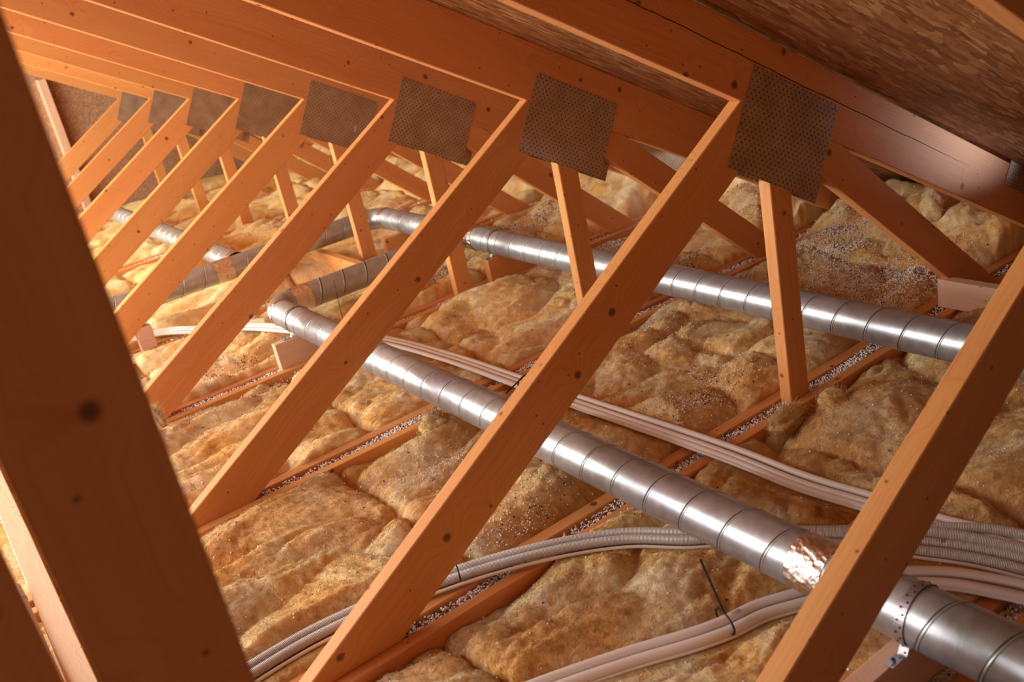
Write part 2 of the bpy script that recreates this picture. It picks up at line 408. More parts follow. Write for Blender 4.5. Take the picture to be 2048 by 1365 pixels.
# ------------------------------------------------------------------ roof trusses
ordinal = ['nearest', 'second', 'third', 'fourth', 'fifth', 'sixth', 'seventh', 'eighth', 'ninth']
pl_dir = -0.5219
def nail_plate(parent, cx, cz, L, W, y, name='nail_plate', seed=0, nails=30, sticker=False):
    # centre (cx,cz) of the plate in the truss plane; perforations and nail heads
    r2 = np.random.default_rng(seed)
    V = [(x, yy, z) for x in (-L / 2, L / 2) for yy in (-.0008, .0008) for z in (-W / 2, W / 2)]
    Fc = [[0, 1, 3, 2], [4, 6, 7, 5], [0, 4, 5, 1], [2, 3, 7, 6], [0, 2, 6, 4], [1, 5, 7, 3]]; mi = [0] * 6
    sgn = -1 if name != 'rear_nail_plate' else 1
    for k in range(nails):
        if k < 4: px, pz = (1 if k & 1 else -1) * (L / 2 - .016), (1 if k & 2 else -1) * (W / 2 - .012)
        else:
            i = r2.integers(-int(W / 2 / .0122) + 1, int(W / 2 / .0122)); j = r2.integers(-int(L / 2 / .0205) + 1, int(L / 2 / .0205))
            px, pz = (j + .5 + (-.5 if i % 2 else 0)) * .0205, (i + .5) * .0122
        b = len(V); ns = 8; rr = .0040
        for q, (rad, h) in enumerate(((1, 0), (.85, .0014), (.35, .002))):
            for a in range(ns):
                V.append((px + math.cos(a * 2 * PI / ns) * rr * rad, sgn * (.0008 + h), pz + math.sin(a * 2 * PI / ns) * rr * rad))
        for q in range(2):
            for a in range(ns):
                f = [b + q * ns + a, b + q * ns + (a + 1) % ns, b + (q + 1) * ns + (a + 1) % ns, b + (q + 1) * ns + a]
                Fc.append(f if sgn < 0 else f[::-1]); mi.append(1)
        f = [b + 2 * ns + a for a in range(ns)]; Fc.append(f if sgn < 0 else f[::-1]); mi.append(1)
    c, s_ = math.cos(pl_dir), math.sin(pl_dir)
    M = Matrix(((c, 0, -s_, cx), (0, 1, 0, y), (s_, 0, c, cz), (0, 0, 0, 1)))
    o = mesh(name, V, Fc, [PLATE, NAIL], parent, M, mi=mi)
    if sticker:
        sx, sz = sticker
        st = mesh('paper_sticker', [(sx, -.0014, sz), (sx + .011, -.0014, sz), (sx + .011, -.0014, sz + .034), (sx, -.0014, sz + .034)], [[0, 1, 2, 3]], LABEL, o)
        st['label'] = 'small pale printed sticker'
    return o
def truss(n):
    y = n if n >= 0 else n + .015
    root = empty('roof_truss', (0, y, 0),
        ('%s roof truss from the camera, orange spruce members joined by a perforated plate' % ordinal[n + 1].capitalize()) if n >= 0 else 'nearest roof truss, blurred dark post at left and diagonal crossing the right corner',
        'roof truss', 'row of parallel roof trusses')
    dep = (.186 if n == 0 else .1965) / math.cos(AR)
    xe = 2.3
    prism('rafter', [(RX0, under(RX0)), (xe, under(xe)), (xe, under(xe) + dep), (RX0, under(RX0) + dep)], 0, T, -AR, WOOD, root)
    wA = .148 / math.cos(AA); xi = wA / (TA + TR)
    zb = -.12
    xa0 = (zb - H) / TA; xa1 = (zb - H + wA) / TA
    prism('diagonal_web', [(xa0, zb), (xa1, zb), (xi, under(xi)), (0, H)], 0, T, AA, WOOD, root)
    wB = .0885
    prism('upright_web', [(.0969, zb), (.0969 + wB, zb), (.0867 + wB, .735), (.0867, .735)], 0, T, PI / 2, WOOD, root)
    wD = .118 / math.cos(AD); z0 = XD * TD
    x1 = (z0 - (H - wA)) / (TA + TD); x3 = (z0 + wD - H) / (TD - TR)
    xb0 = (z0 - zb) / TD; xb1 = (z0 + wD - zb) / TD
    prism('diagonal_web', [(xb0, zb), (xb1, zb), (x3, under(x3)), (xi, under(xi)), (x1, z0 - TD * x1)], 0, T, -AD, WOOD, root)
    if n in (-1,):
        prism('king_post', [(-1.987, -.12), (-1.861, -.12), (-1.861, under(-1.861)), (-1.987, under(-1.987))], 0, T, PI / 2, WOOD, root)
        prism('king_post', [(-2.15, -.12), (-2.013, -.12), (-2.013, under(-2.013)), (-2.15, under(-2.15))], 0, T, PI / 2, WOOD, root)
    if n == 0:
        # long drying crack along the rafter
        xs_ = np.linspace(-.75, 1.12, 60); Vc = []; r3 = np.random.default_rng(4); wv_ = np.cumsum(r3.normal(0, .0012, 60)); wv_ -= np.linspace(wv_[0], wv_[-1], 60)
        for q, xx in enumerate(xs_):
            zc_ = under(xx) + .128 + wv_[q] - .012 * (xx < -.2) * (-.2 - xx); hw = .0013 * (1 - abs(2 * q / 59 - 1) ** 4) + .0003
            Vc += [(xx, -.0006, zc_ - hw), (xx, -.0006, zc_ + hw)]
        ck = mesh('drying_crack', Vc, [[2 * q, 2 * q + 2, 2 * q + 3, 2 * q + 1] for q in range(59)], HOLE, root)
        ck['label'] = 'thin dark drying crack along the rafter'
    xr = (H + .19) / TR * .97
    prism('bottom_chord', [(-3.0, -.145), (2.3, -.145), (2.0, 0), (-3.0, 0)], -.037, 0, 0, WOOD, root)
    prism('bottom_chord', [(-3.0, -.145), (2.3, -.145), (2.0, 0), (-3.0, 0)], T, T + .044, 0, WOOD, root)
    stick = {0: False, 3: (.10, -.05), 6: (-.02, -.10), 2: False, 1: False, -1: False}.get(n, False)
    cx, cz = .1688, .8413
    nail_plate(root, cx, cz, .404, .2885, -.0012, seed=n + 5, nails=34, sticker=stick)
    nail_plate(root, cx + .062, cz - .035, .404, .2885, T + .0012, name='rear_nail_plate', seed=n + 40, nails=12)
    # heel plate near the eave
    c, s_ = math.cos(pl_dir), math.sin(pl_dir)
    hx, hz = 1.424, .4908
    nail_plate(root, hx + .2 * c + .08 * s_, hz + .2 * s_ - .08 * c, .40, .16, -.0012, seed=n + 80, nails=18, sticker=(-.16, -.045) if n == 0 else False)
    return root
roots = {}
for n in range(-1, 8): roots[n] = truss(n)

# ------------------------------------------------------------------ gable stud, longitudinal boards
st = timber('wall_stud', (-.515, 7.40, -.1), (-.445, 7.5, 1.26), 'z', WOOD_PALE)
tag(st, 'pale timber stud standing against the brown gable board at the far left', 'wall stud')
b = timber('walkway_board', (-2.052, -.93, .001), (-1.9885, 7.3, .047), 'y', WOOD_PALE)
tag(b, 'pale lit board running lengthwise at the bottom left, beside the big dark post', 'board')
b = timber('brace_board', (.955, -1.9, .001), (1.0, .03, .108), 'y', WOOD_PALE)
tag(b, 'pinkish brace board lying across the bottom chords at the right edge', 'brace board')
b = timber('brace_board', (-.045, 2.10, .001), (.0, 3.42, .100), 'y', WOOD)
tag(b, 'orange brace board on edge running back behind the middle upright web', 'brace board')

# ------------------------------------------------------------------ ducts
DZ = .181; DR_ = .0622; PITCH = .122
def seam_mesh(P0, P1, r, ph=0., hand=1):
    P0 = np.array(P0, float); P1 = np.array(P1, float); L = np.linalg.norm(P1 - P0); d = (P1 - P0) / L
    A = np.cross(d, [0, 0, 1.]); A /= np.linalg.norm(A); B = np.cross(A, d)
    turns = L / PITCH; n = int(turns * 48); th = np.linspace(0, turns * 2 * PI, n); ax = th / (2 * PI) * PITCH
    th = hand * th + ph
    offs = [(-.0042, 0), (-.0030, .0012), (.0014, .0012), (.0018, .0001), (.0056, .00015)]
    V = []
    for o_, h in offs:
        V.append(P0 + d * (ax + o_)[:, None] + (r + h) * (np.cos(th)[:, None] * A + np.sin(th)[:, None] * B))
    V = np.concatenate(V); k = len(offs); Fc = []; mi = []
    i = np.arange(n - 1)
    for q in range(k - 1):
        f = np.stack([q * n + i, q * n + i + 1, (q + 1) * n + i + 1, (q + 1) * n + i], 1)
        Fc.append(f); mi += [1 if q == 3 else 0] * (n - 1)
    return V, np.concatenate(Fc), mi
def duct_pipe(name, P0, P1, parent, ph=0., r=DR_, seams=True):
    o = tube(name, [P0, P1], r, DUCT, parent, step=.04, nseg=56, straight=True)
    if seams:
        V, Fc, mi = seam_mesh(P0, P1, r, ph)
        mesh('spiral_seam', V, Fc, [DUCT, SEAM], o, smooth=True, mi=mi)
    return o
def duct_arc(name, c, R, a0, a1, parent, mat=DUCT, r=DR_, seg=14):
    a = np.linspace(a0, a1, seg); P = np.stack([c[0] + R * np.cos(a), c[1] + R * np.sin(a), np.full(seg, c[2])], 1)
    t = np.abs(a - a0) * R; V, Fc, uv = tube_data(P, t, r, 48)
    return mesh(name, V, Fc, mat, parent, smooth=True, uv=uv)
def tape(parent, P0, P1, r=DR_ + .0016):
    n2 = np.random.default_rng(int(abs(P0[1] * 1000)) + 3)
    ph = n2.random(6) * 6
    def rf(t, th): return r + .0012 * np.sin(7 * th + ph[0] + 60 * t) * np.sin(3 * th + ph[1]) + .0007 * np.sin(23 * th + ph[2] + 140 * t)
    o = tube('foil_tape', [P0, P1], r, FOIL, parent, step=.004, nseg=72, rfun=rf, straight=True)
    o['label'] = 'crinkled shiny foil tape band'; return o
def strap(parent, x, y, zc=DZ, r=DR_ + .003, side=-1):
    # band over the duct going down to the block on both sides, with punched holes
    pts = []
    a = np.linspace(-.25 * PI, 1.25 * PI, 40)
    for t_ in a: pts.append((x + r * math.cos(t_), zc + r * math.sin(t_)))
    left = [(x - r * .86, zc - r * 1.0), (x - r * .95, .1235), (x - r * .95 - .036, .1225)]
    right = [(x + r * .95 + .036, .1225), (x + r * .95, .1235), (x + r * .86, zc - r * 1.0)]
    pts = right + pts + left
    hw = .0095; V = []; Fc = []
    for i, (px, pz) in enumerate(pts): V += [(px, y - hw, pz), (px, y + hw, pz)]
    for i in range(len(pts) - 1): Fc.append([2 * i, 2 * i + 1, 2 * i + 3, 2 * i + 2])
    mi = [0] * len(Fc)
    P = np.array(pts); s_ = np.r_[0, np.cumsum(np.hypot(*np.diff(P, axis=0).T))]
    for k, d in enumerate(np.arange(.01, s_[-1], .0125)):
        px = np.interp(d, s_, P[:, 0]); pz = np.interp(d, s_, P[:, 1]); px2 = np.interp(d + .002, s_, P[:, 0]); pz2 = np.interp(d + .002, s_, P[:, 1])
        t_ = np.array([px2 - px, pz2 - pz]); t_ /= np.linalg.norm(t_) + 1e-9; nn = np.array([t_[1], -t_[0]]) 
        c = np.array([px, pz]); out = nn if np.dot(nn, c - np.array([x, zc])) > 0 else -nn
        if abs(t_[1]) < .2 and pz < zc - r: out = np.array([0, 1.])
        c = c + out * .0008; yy = y + (.004 if k % 2 else -.004); b = len(V)
        for a_ in range(6):
            q = c + t_ * .0021 * math.cos(a_ * PI / 3); V.append((q[0], yy + .0021 * math.sin(a_ * PI / 3), q[1]))
        Fc.append([b + a_ for a_ in range(6)]); mi.append(1)
    o = mesh('mounting_strap', V, Fc, [STRAP, HOLE], parent, mi=mi, smooth=False)
    o['label'] = 'perforated steel strap'
    m = o.modifiers.new('solid', 'SOLIDIFY'); m.thickness = .0009
    for q in (-1, 1):
        sx = x + q * (r * .95 + .02)
        V, Fc, uv = tube_data(np.array([[sx, y - .0001, .1230], [sx, y + .0001, .1285]]), np.array([0, .005]), .005, 10)
        mesh('screw', V, Fc, STRAP, o)
# duct 1
DX1 = -.704; Y1 = 2.20; RB = .105
d1 = empty('ventilation_duct', (DX1, Y1, DZ), 'long spiral steel duct through the middle, with a taped elbow at its far end', 'duct', 'spiral ventilation ducts')
def rel(p, o): return (p[0] - o[0], p[1] - o[1], p[2] - o[2])
O1 = (DX1, Y1, DZ)
duct_pipe('straight_pipe', rel((DX1, -2.6, DZ), O1), rel((DX1, Y1, DZ), O1), d1, ph=2.2)
duct_arc('elbow', rel((DX1 + RB, Y1, DZ), O1), RB, PI, PI / 2, d1)
duct_pipe('branch_pipe', rel((DX1 + RB, Y1 + RB, DZ), O1), rel((.388 - .055, Y1 + RB, DZ), O1), d1, ph=.4)
tape(d1, rel((DX1, -.775, DZ), O1), rel((DX1, -.690, DZ), O1))
tape(d1, rel((DX1, Y1 - .012, DZ), O1), rel((DX1, Y1 + .012, DZ), O1))
tape(d1, rel((DX1 + RB - .012, Y1 + RB, DZ), O1), rel((DX1 + RB + .075, Y1 + RB, DZ), O1))
# duct 2
DX2 = .388; Y2 = 3.19; O2 = (DX2, Y2, DZ)
d2 = empty('ventilation_duct', O2, 'spiral steel duct running under the upright webs at the right, farther from the camera', 'duct', 'spiral ventilation ducts')
duct_pipe('straight_pipe', rel((DX2, -2.6, DZ), O2), rel((DX2, Y2, DZ), O2), d2, ph=.9)
duct_arc('elbow', rel((DX2 - RB, Y2, DZ), O2), RB, 0, PI / 2, d2)
duct_pipe('branch_pipe', rel((DX2 - RB, Y2 + RB, DZ), O2), rel((-2.6, Y2 + RB, DZ), O2), d2, ph=1.4)
tape(d2, rel((DX2, Y2 - .02, DZ), O2), rel((DX2, Y2 + .02, DZ), O2))
tape(d2, rel((DX2 - RB - .08, Y2 + RB, DZ), O2), rel((DX2 - RB + .01, Y2 + RB, DZ), O2))
tape(d2, rel((-.66, Y2 + RB, DZ), O2), rel((-.56, Y2 + RB, DZ), O2))
tape(d2, rel((DX2, 2.18, DZ), O2), rel((DX2, 2.24, DZ), O2))
# duct 3
O3 = (-.50, Y2 + RB, DZ)
d3 = empty('ventilation_duct', O3, 'far left spiral steel duct leading away to the gable wall', 'duct', 'spiral ventilation ducts')
duct_pipe('straight_pipe', (0, .055, 0), (0, 3.3, 0), d3, ph=0.)
tape(d3, (0, .055, 0), (0, .11, 0))
# straps in world coordinates, parented to the duct empties
def strap_w(root, O, x, y):
    before = set(bpy.data.objects)
    strap(root, x, y)
    for o in set(bpy.data.objects) - before:
        if o.parent == root: o.location = (-O[0], -O[1], -O[2])
strap_w(d1, O1, DX1, -.955); strap_w(d1, O1, DX1, 2.022); strap_w(d2, O2, DX2, 2.022); strap_w(d2, O2, DX2, -.955)
# support blocks standing in the chord gaps
for (x0, x1, yy, lab) in ((-.845, -.52, 2.0, 'timber support block under the elbow end of the middle duct'),
                          (.30, .62, 2.0, 'timber support block strapped under the farther right-hand duct'),
                          (-.905, -.62, -.958, 'timber support block under the nearest duct at the bottom right corner'),
                          (-1.2, -1.12, 3.0, 'small timber block on the chord at the far left beside white conduits'),
                          (-.72, -.30, 4.0, 'timber support block under the far left duct'),
                          (.25, .6, 3.0, 'timber support block beneath the far elbow')):
    near_ = yy < 0
    o = timber('support_block', (x0, yy + .0005, .001 if near_ else -.06), (x1, yy + T - .0005, .118), 'x', WOOD if x0 > -.8 and yy > 0 else WOOD_PALE)
    tag(o, lab, 'support block', 'duct support blocks')

# ------------------------------------------------------------------ conduits
B1 = [(-1.95, 3.35, .03), (-1.1772, 3.1738, .035), (-.9216, 2.8758, .045), (-.7164, 2.5603, .045), (-.5753, 2.1529, .045), (-.44, 1.7748, .04), (-.3725, 1.3208, .035),
      (-.3445, .8416, .035), (-.3262, .5462, .035), (-.2882, -.0355, .035), (-.2857, -.3389, .035), (-.2627, -.5371, .035), (-.2475, -.7169, .035), (-.2129, -.8977, .035), (-.18, -1.4, .035), (-.15, -2.3, .035)]
B2 = [(-2.2, .10, .03), (-1.689, .163, .03), (-1.4211, .154, .03), (-1.1389, .080, .03), (-.9131, -.0288, .032), (-.7506, -.1445, .03), (-.6453, -.275, .028), (-.5362, -.3804, .028),
      (-.4662, -.5096, .028), (-.3832, -.6335, .028), (-.3397, -.7102, .028), (-.2627, -.9242, .03), (-.2, -1.4, .03), (-.17, -2.3, .03)]
B3 = [(-1.9, -.12, .0), (-1.5, -.30, .01), (-1.2314, -.3995, .02), (-1.0515, -.4751, .025), (-.9188, -.5421, .03), (-.838, -.572, .03), (-.7459, -.591, .028), (-.653, -.6341, .028), (-.52, -.70, .028),
      (-.42, -.80, .028), (-.37, -.90, .03), (-.33, -1.05, .03), (-.3, -1.4, .03), (-.27, -2.3, .03)]
all_paths = []
def off_path(P, k, n, r, tw, ph, spread):
    P = np.array(P, float); T_ = np.gradient(P, axis=0); T_ /= np.linalg.norm(T_, axis=1)[:, None]
    A = np.cross(T_, [0, 0, 1.]); s_ = np.r_[0, np.cumsum(np.linalg.norm(np.diff(P, axis=0), axis=1))]
    a = ph + tw * s_ + spread * np.sin(s_ * 1.7 + ph)
    lat = (k - (n - 1) / 2) * r * (2.2 if n == 3 else 3.0) * (.88 + .12 * np.cos(tw * s_ + ph))
    return P + A * (lat + r * .25 * np.sin(a))[:, None] + np.stack([a * 0, a * 0, r * .15 * (1 + np.cos(a + k * 2.4)) + ((n - 1) / 2 - k) * r * .5 + r * .5], 1) - np.array([0, 0, .012])
cspec = []
for k in range(3): cspec.append((B1, k, 3, .0098, COND, 'white smooth conduit in the long bundle crossing behind the middle duct', .0))
cspec.append((B1, 3.4, 3, .0050, COND, 'thin white cable beside the long bundle behind the middle duct', 1.2))
for k in range(2): cspec.append((B2, k, 2, .0125, CORR, 'pale corrugated conduit in the bundle passing under the middle duct', .2))
cspec.append((B2, 3.6, 2, .0045, COND, 'thin pale cable running with the corrugated conduits under the middle duct', 1.0))
for k in range(2): cspec.append((B3, k, 2, .0125, COND if k == 0 else COND, 'pale conduit of the lowest bundle, below the middle duct', .2))
cspec.append((B3, 3.4, 2, .0040, COND, 'thin pale cable branching from the lowest bundle', 1.0))
conduits = []
for i, (P, k, n, r, m, lab, sp) in enumerate(cspec):
    path = off_path(P, k, n, r, 1.3 if n == 3 else .9, k * 1.9 + i * .3, sp)
    all_paths.append(np.array(path))
    side = {0: ', rear strand', 1: ', middle strand' if n == 3 else ', front strand', 2: ', front strand'}.get(k, '')
    o = tube('conduit' if r > .006 else 'thin_cable', path, r, m, None, step=.010, nseg=12)
    tag(o, lab + side, 'conduit' if r > .006 else 'cable', 'electrical conduit bundles'); conduits.append(o)
# two extra corrugated conduits entering at the right edge
for k, (dx, dy, lab) in enumerate(((.10, -.03, 'upper'), (.045, .02, 'lower'))):
    P = [(-.56 + dx * .3, -.36 + dy, .02), (-.47 + dx * .5, -.52 + dy, .03), (-.36 + dx, -.72 + dy, .045), (-.28 + dx, -.93, .045), (-.2 + dx, -1.4, .04), (-.16 + dx, -2.3, .04)]
    o = tube('conduit', P, .0125, CORR, None, step=.010, nseg=12)
    tag(o, '%s of two extra corrugated conduits at the right edge above the near duct' % lab, 'conduit', 'electrical conduit bundles'); all_paths.append(np.array(P))
P = [(-2.040, -.3, .07), (-2.064, .40, .058), (-2.070, .60, .055), (-2.078, 1.06, .05)]
o = tube('conduit', P, .0125, COND, None); tag(o, 'single white conduit at the bottom left corner beside the pale board', 'conduit'); all_paths.append(np.array(P))
V, Fc, uv = tube_data(np.array([(-2.0765, .965, .0515), (-2.077, .985, .0515)]), np.array([0, .02]), .0145, 14)
tag(mesh('conduit_coupling', V, Fc, COND, None, smooth=True), 'white coupling ring on the bottom left conduit', 'conduit ring')
def print_mark(loc, direction, txt, size, parent):
    # tiny ink print lying on the conduit wall
    cu = bpy.data.curves.new('printed_text', 'FONT'); cu.body = txt; cu.size = size; cu.align_x = 'CENTER'; cu.align_y = 'CENTER'; cu.materials.append(INK)
    t = Vector(direction).normalized(); n_ = (Vector((-1.9877, -1.8129, 1.4655)) - Vector(loc)); n_ = Vector((-.35, -.2, .9)); n_ = (n_ - t * n_.dot(t)).normalized(); b2_ = n_.cross(t)
    tmp = bpy.data.objects.new('printed_text', cu); C.objects.link(tmp)
    bpy.context.view_layer.update()
    me = bpy.data.meshes.new_from_object(tmp.evaluated_get(bpy.context.evaluated_depsgraph_get()))
    bpy.data.objects.remove(tmp); bpy.data.curves.remove(cu)
    o = bpy.data.objects.new('printed_text', me); C.objects.link(o)
    o.matrix_world = Matrix(((t.x, b2_.x, n_.x, loc[0]), (t.y, b2_.y, n_.y, loc[1]), (t.z, b2_.z, n_.z, loc[2]), (0, 0, 0, 1)))
    o.parent = parent; o['label'] = 'small dark printed code'; return n_
for ci, f_ in ((4, .70), (6, .56), (7, .50)):
    Pp, _t = resample(all_paths[ci], .01); q = int(len(Pp) * f_) if ci != 4 else int(np.argmin(np.hypot(Pp[:, 0] + .33, Pp[:, 1] + .76)))
    if ci == 7: q = int(np.argmin(np.hypot(Pp[:, 0] + .80, Pp[:, 1] + .58)))
    if ci == 6: continue
    t_ = Vector(Pp[q + 1] - Pp[q - 1]).normalized(); n_ = Vector((-.35, -.2, .9)); n_ = (n_ - t_ * n_.dot(t_)).normalized()
    print_mark(tuple(Vector(Pp[q]) + n_ * (.0129)), tuple(t_), '1120', .011, conduits[ci])
# cable ties
def tie(P, i, rx, rz, tail, lab):
    P = np.array(P, float); c = P[i]; t_ = P[min(i + 1, len(P) - 1)] - P[i - 1]; t_ /= np.linalg.norm(t_); A = np.cross(t_, [0, 0, 1.]); A /= np.linalg.norm(A)
    a = np.linspace(0, 2 * PI, 26)
    loop = c + A * (rx * np.cos(a))[:, None] + np.array([0, 0, 1.]) * (rz * np.sin(a))[:, None] + np.array([0, 0, rz * .35])
    root = empty('cable_tie', tuple(c), lab, 'cable tie')
    tube('loop', loop - c, .0026, BLACK, root, step=.004, nseg=6)
    b_ = loop[6]
    tube('tail', [tuple(b_ - c), tuple((b_ + np.array(tail)) / 1 * .5 + b_ * .5 - c), tuple(b_ + np.array(tail) - c)], .0027, BLACK, root, step=.01, nseg=6)
tie(B2, 3, .036, .024, (.005, .01, .03), 'black cable tie around the corrugated conduits beside the big diagonal web')
tie(B3, 5, .038, .024, (-.065, -.02, .19), 'black cable tie with a long upright tail on the lowest conduit bundle')
tie(B1, 7, .036, .020, (-.10, -.02, -.02), 'black cable tie around the white conduits above the middle duct')
root = empty('cable_tie', (-.50, 2.03, .05), 'thin black cable tie end sticking up behind the elbow of the middle duct', 'cable tie')
tube('tail', [(0, 0, 0), (.002, 0, .12), (.012, .01, .24)], .0013, BLACK, root, step=.02, nseg=6)
tube('loop', [(0.02 * math.cos(a), 0, -.01 + .02 * math.sin(a)) for a in np.linspace(0, 2 * PI, 14)], .0015, BLACK, root, step=.005, nseg=6)

# ------------------------------------------------------------------ glass wool
dense = [resample(p, .02)[0] for p in all_paths]
allp = np.vstack(dense)
def path_limit(x, y):
    d2 = np.full(x.shape, 9.)
    flat_x = x.ravel(); flat_y = y.ravel(); out = np.full(flat_x.shape, 9.)
    near = allp[:, :2]
    for i in range(0, len(flat_x), 4000):
        dx = flat_x[i:i + 4000, None] - near[None, :, 0]; dy = flat_y[i:i + 4000, None] - near[None, :, 1]
        out[i:i + 4000] = np.sqrt((dx * dx + dy * dy).min(1))
    return out.reshape(x.shape)
def wool_h(x, y, bay):
    """height of the wool surface; v runs 0..1 across a bay"""
    v = y - np.floor(y)
    wx = x + .10 * gn(x * 3, y * 3, 3); wy = y + .10 * gn(x * 3, y * 3, 4)
    b1 = np.abs(gn(wx * 1.6, wy * 3.3, 1)); b2 = np.abs(gn(wx * 4.0, wy * 7.5, 2)); b3 = np.abs(gn(wx * 10, wy * 18, 5)); b4 = gn(wx * 38, wy * 50, 6)
    b5 = gn(x * 110, y * 130, 8); m2 = .35 + .65 * sstep(-.1, .35, gn(x * 1.7, y * 1.7, 18))
    h = -.008 + .095 * b1 ** .75 + .034 * m2 * b2 ** .8 + .011 * b3 + .0030 * b4 + .0010 * b5 + .02 * gn(x * 1.1, y * 1.1, 7)
    far_edge = sstep(.74, .96, v); near_edge = 1 - sstep(.09, .17, v)
    h = h - .050 * far_edge - .018 * near_edge
    h = h + .15 * sstep(1.25, 1.75, x) + .05 * sstep(1.0, 1.5, x) * np.abs(gn(x * 5, y * 5, 9))
    h = h - .25 * sstep(1.80, 2.0, x) - .2 * sstep(1.35, 1.55, x) * (y < 0)
    h = np.minimum(h, under(x) + dR - .03)
    h = np.where(x < -1.965, np.minimum(h, -.012), h)
    return h
def limit(h, x, y):
    d = path_limit(x, y)
    lim = .008 + 1.0 * np.clip(d - .022, 0, 1)
    h = np.minimum(h, lim)
    return h
names_bay = {-1: 'the bay nearest the camera', 0: 'the second bay from the camera', 1: 'the third bay from the camera', 2: 'the fourth bay from the camera', 3: 'the fifth bay from the camera',
             4: 'the sixth bay from the camera', 5: 'the seventh bay from the camera', 6: 'the eighth bay from the camera', 7: 'the last bay by the gable'}
pos_names = ['leftmost batt', 'left middle batt', 'right middle batt', 'batt at the eave end']
for bay in range(-1, 8):
    y0 = bay + .089 if bay > -1 else -.897 + 0.004; y1 = bay + 1 - .038
    if bay == -1: y0 = -.895
    if bay == 7: y1 = 7.49
    cuts = [-2.6, -1.08 + .25 * math.sin(bay * 2.1), .02 + .3 * math.sin(bay * 3.3 + 1), 1.05 + .15 * math.sin(bay * 1.7 + 2), 2.02]
    if bay == -1: cuts[1] = -1.28; cuts[2] = -.1
    st_ = .0075 if bay <= 0 else (.010 if bay <= 2 else .016)
    for k in range(4):
        xa, xb = cuts[k], cuts[k + 1]
        if k == 0 and bay > -1: xa = -2.4
        nx = int((xb - xa) / st_); ny = int((y1 - y0) / st_)
        u = np.linspace(0, 1, nx); vv = np.linspace(0, 1, ny); U, Vv = np.meshgrid(u, vv, indexing='ij')
        X = xa + U * (xb - xa); Y = y0 + Vv * (y1 - y0)
        # ragged batt ends
        X = X + (.020 * gn(Y * 6, Y * 0 + k, 12) + .006 * gn(Y * 30, Y * 0 + k, 13)) * (np.clip(1 - U * 8, 0, 1) + np.clip(1 - (1 - U) * 8, 0, 1))
        h = wool_h(X, Y, bay)
        ex = np.minimum(U, 1 - U) * (xb - xa); ey = np.minimum(Vv, 1 - Vv) * (y1 - y0)
        rag = .5 + .5 * gn(X * 14, Y * 14, 14)
        h = h - .045 * np.exp(-ex / .022) - .022 * np.exp(-ey / .014) * (1.2 - rag)
        h = limit(h, X, Y)
        # overhang wobble onto the chords, smooth at the top
        Y = Y + .012 * gn(X * 20, Y * 9, 15) * np.exp(-ey / .02) * (h > .004)
        X = X + .006 * gn(X * 40, Y * 40, 16); Y = Y + .004 * gn(X * 40, Y * 40, 17) * (ey > .02)
        V = np.stack([X, Y, h], -1).reshape(-1, 3)
        i = np.arange(nx - 1)[:, None] * ny; j = np.arange(ny - 1)[None]
        Fc = np.stack([i + j, i + ny + j, i + ny + j + 1, i + j + 1], -1).reshape(-1, 4)
        ring = np.concatenate([np.arange(nx) * ny, (nx - 1) * ny + np.arange(1, ny), (np.arange(nx - 1)[::-1]) * ny + ny - 1, np.arange(1, ny - 1)[::-1]])
        nb = len(V); low = V[ring].copy(); low[:, 2] = -.17; V = np.vstack([V, low]); m_ = len(ring); a_ = np.arange(m_); a2 = (a_ + 1) % m_
        sk = np.stack([ring[a_], nb + a_, nb + a2, ring[a2]], 1)
        Fc = np.vstack([Fc, sk])
        nf = int({-1: 20000, 0: 20000, 1: 12000, 2: 5000}.get(bay, 0) * (1 if k < 3 else .4) * (xb - xa))
        if nf:
            G = V[:nx * ny].reshape(nx, ny, 3); ii = rng.integers(1, nx - 1, nf); jj = rng.integers(1, ny - 1, nf)
            p0 = G[ii, jj] + rng.normal(0, .002, (nf, 3)) * (1, 1, 0)
            flow = 2.2 * gn(p0[:, 0] * 2.2, p0[:, 1] * 2.2, 41) + .5 * PI + rng.normal(0, .8, nf)
            Lf = rng.uniform(.006, .024, nf); curl = rng.normal(0, 1.0, nf); lift = rng.uniform(.0, .007, nf)
            pts = [p0 - (0, 0, .001)]
            for q in range(1, 4):
                a_ = flow + curl * q * .4
                nxt = pts[-1] + np.stack([np.cos(a_), np.sin(a_), np.zeros(nf)], 1) * (Lf / 3)[:, None]
                gi = np.clip(((nxt[:, 0] - xa) / (xb - xa) * (nx - 1)).round().astype(int), 0, nx - 1); gj = np.clip(((nxt[:, 1] - y0) / (y1 - y0) * (ny - 1)).round().astype(int), 0, ny - 1)
                nxt[:, 2] = G[gi, gj, 2] + lift * math.sin(q * 1.1) + .0006
                pts.append(nxt)
            Q = np.stack(pts, 1); wdt = .00035; sd = np.stack([-np.sin(flow), np.cos(flow), rng.normal(0, .6, nf)], 1) * wdt
            FV = np.concatenate([Q - sd[:, None], Q + sd[:, None]], 1).reshape(-1, 3); b0 = len(V) + np.arange(nf)[:, None] * 8
            Ff = np.stack([np.concatenate([b0 + q, b0 + q + 1, b0 + 5 + q, b0 + 4 + q], 1) for q in range(3)], 1).reshape(-1, 4)
            V = np.vstack([V, FV]); Fc = np.vstack([Fc, Ff])
        o = mesh('insulation_batt', V, Fc, WOOL, None, smooth=True)
        tag(o, 'lumpy yellow glass wool, %s in %s' % (pos_names[k], names_bay[bay]), 'insulation batt', 'glass wool batts between the chords')
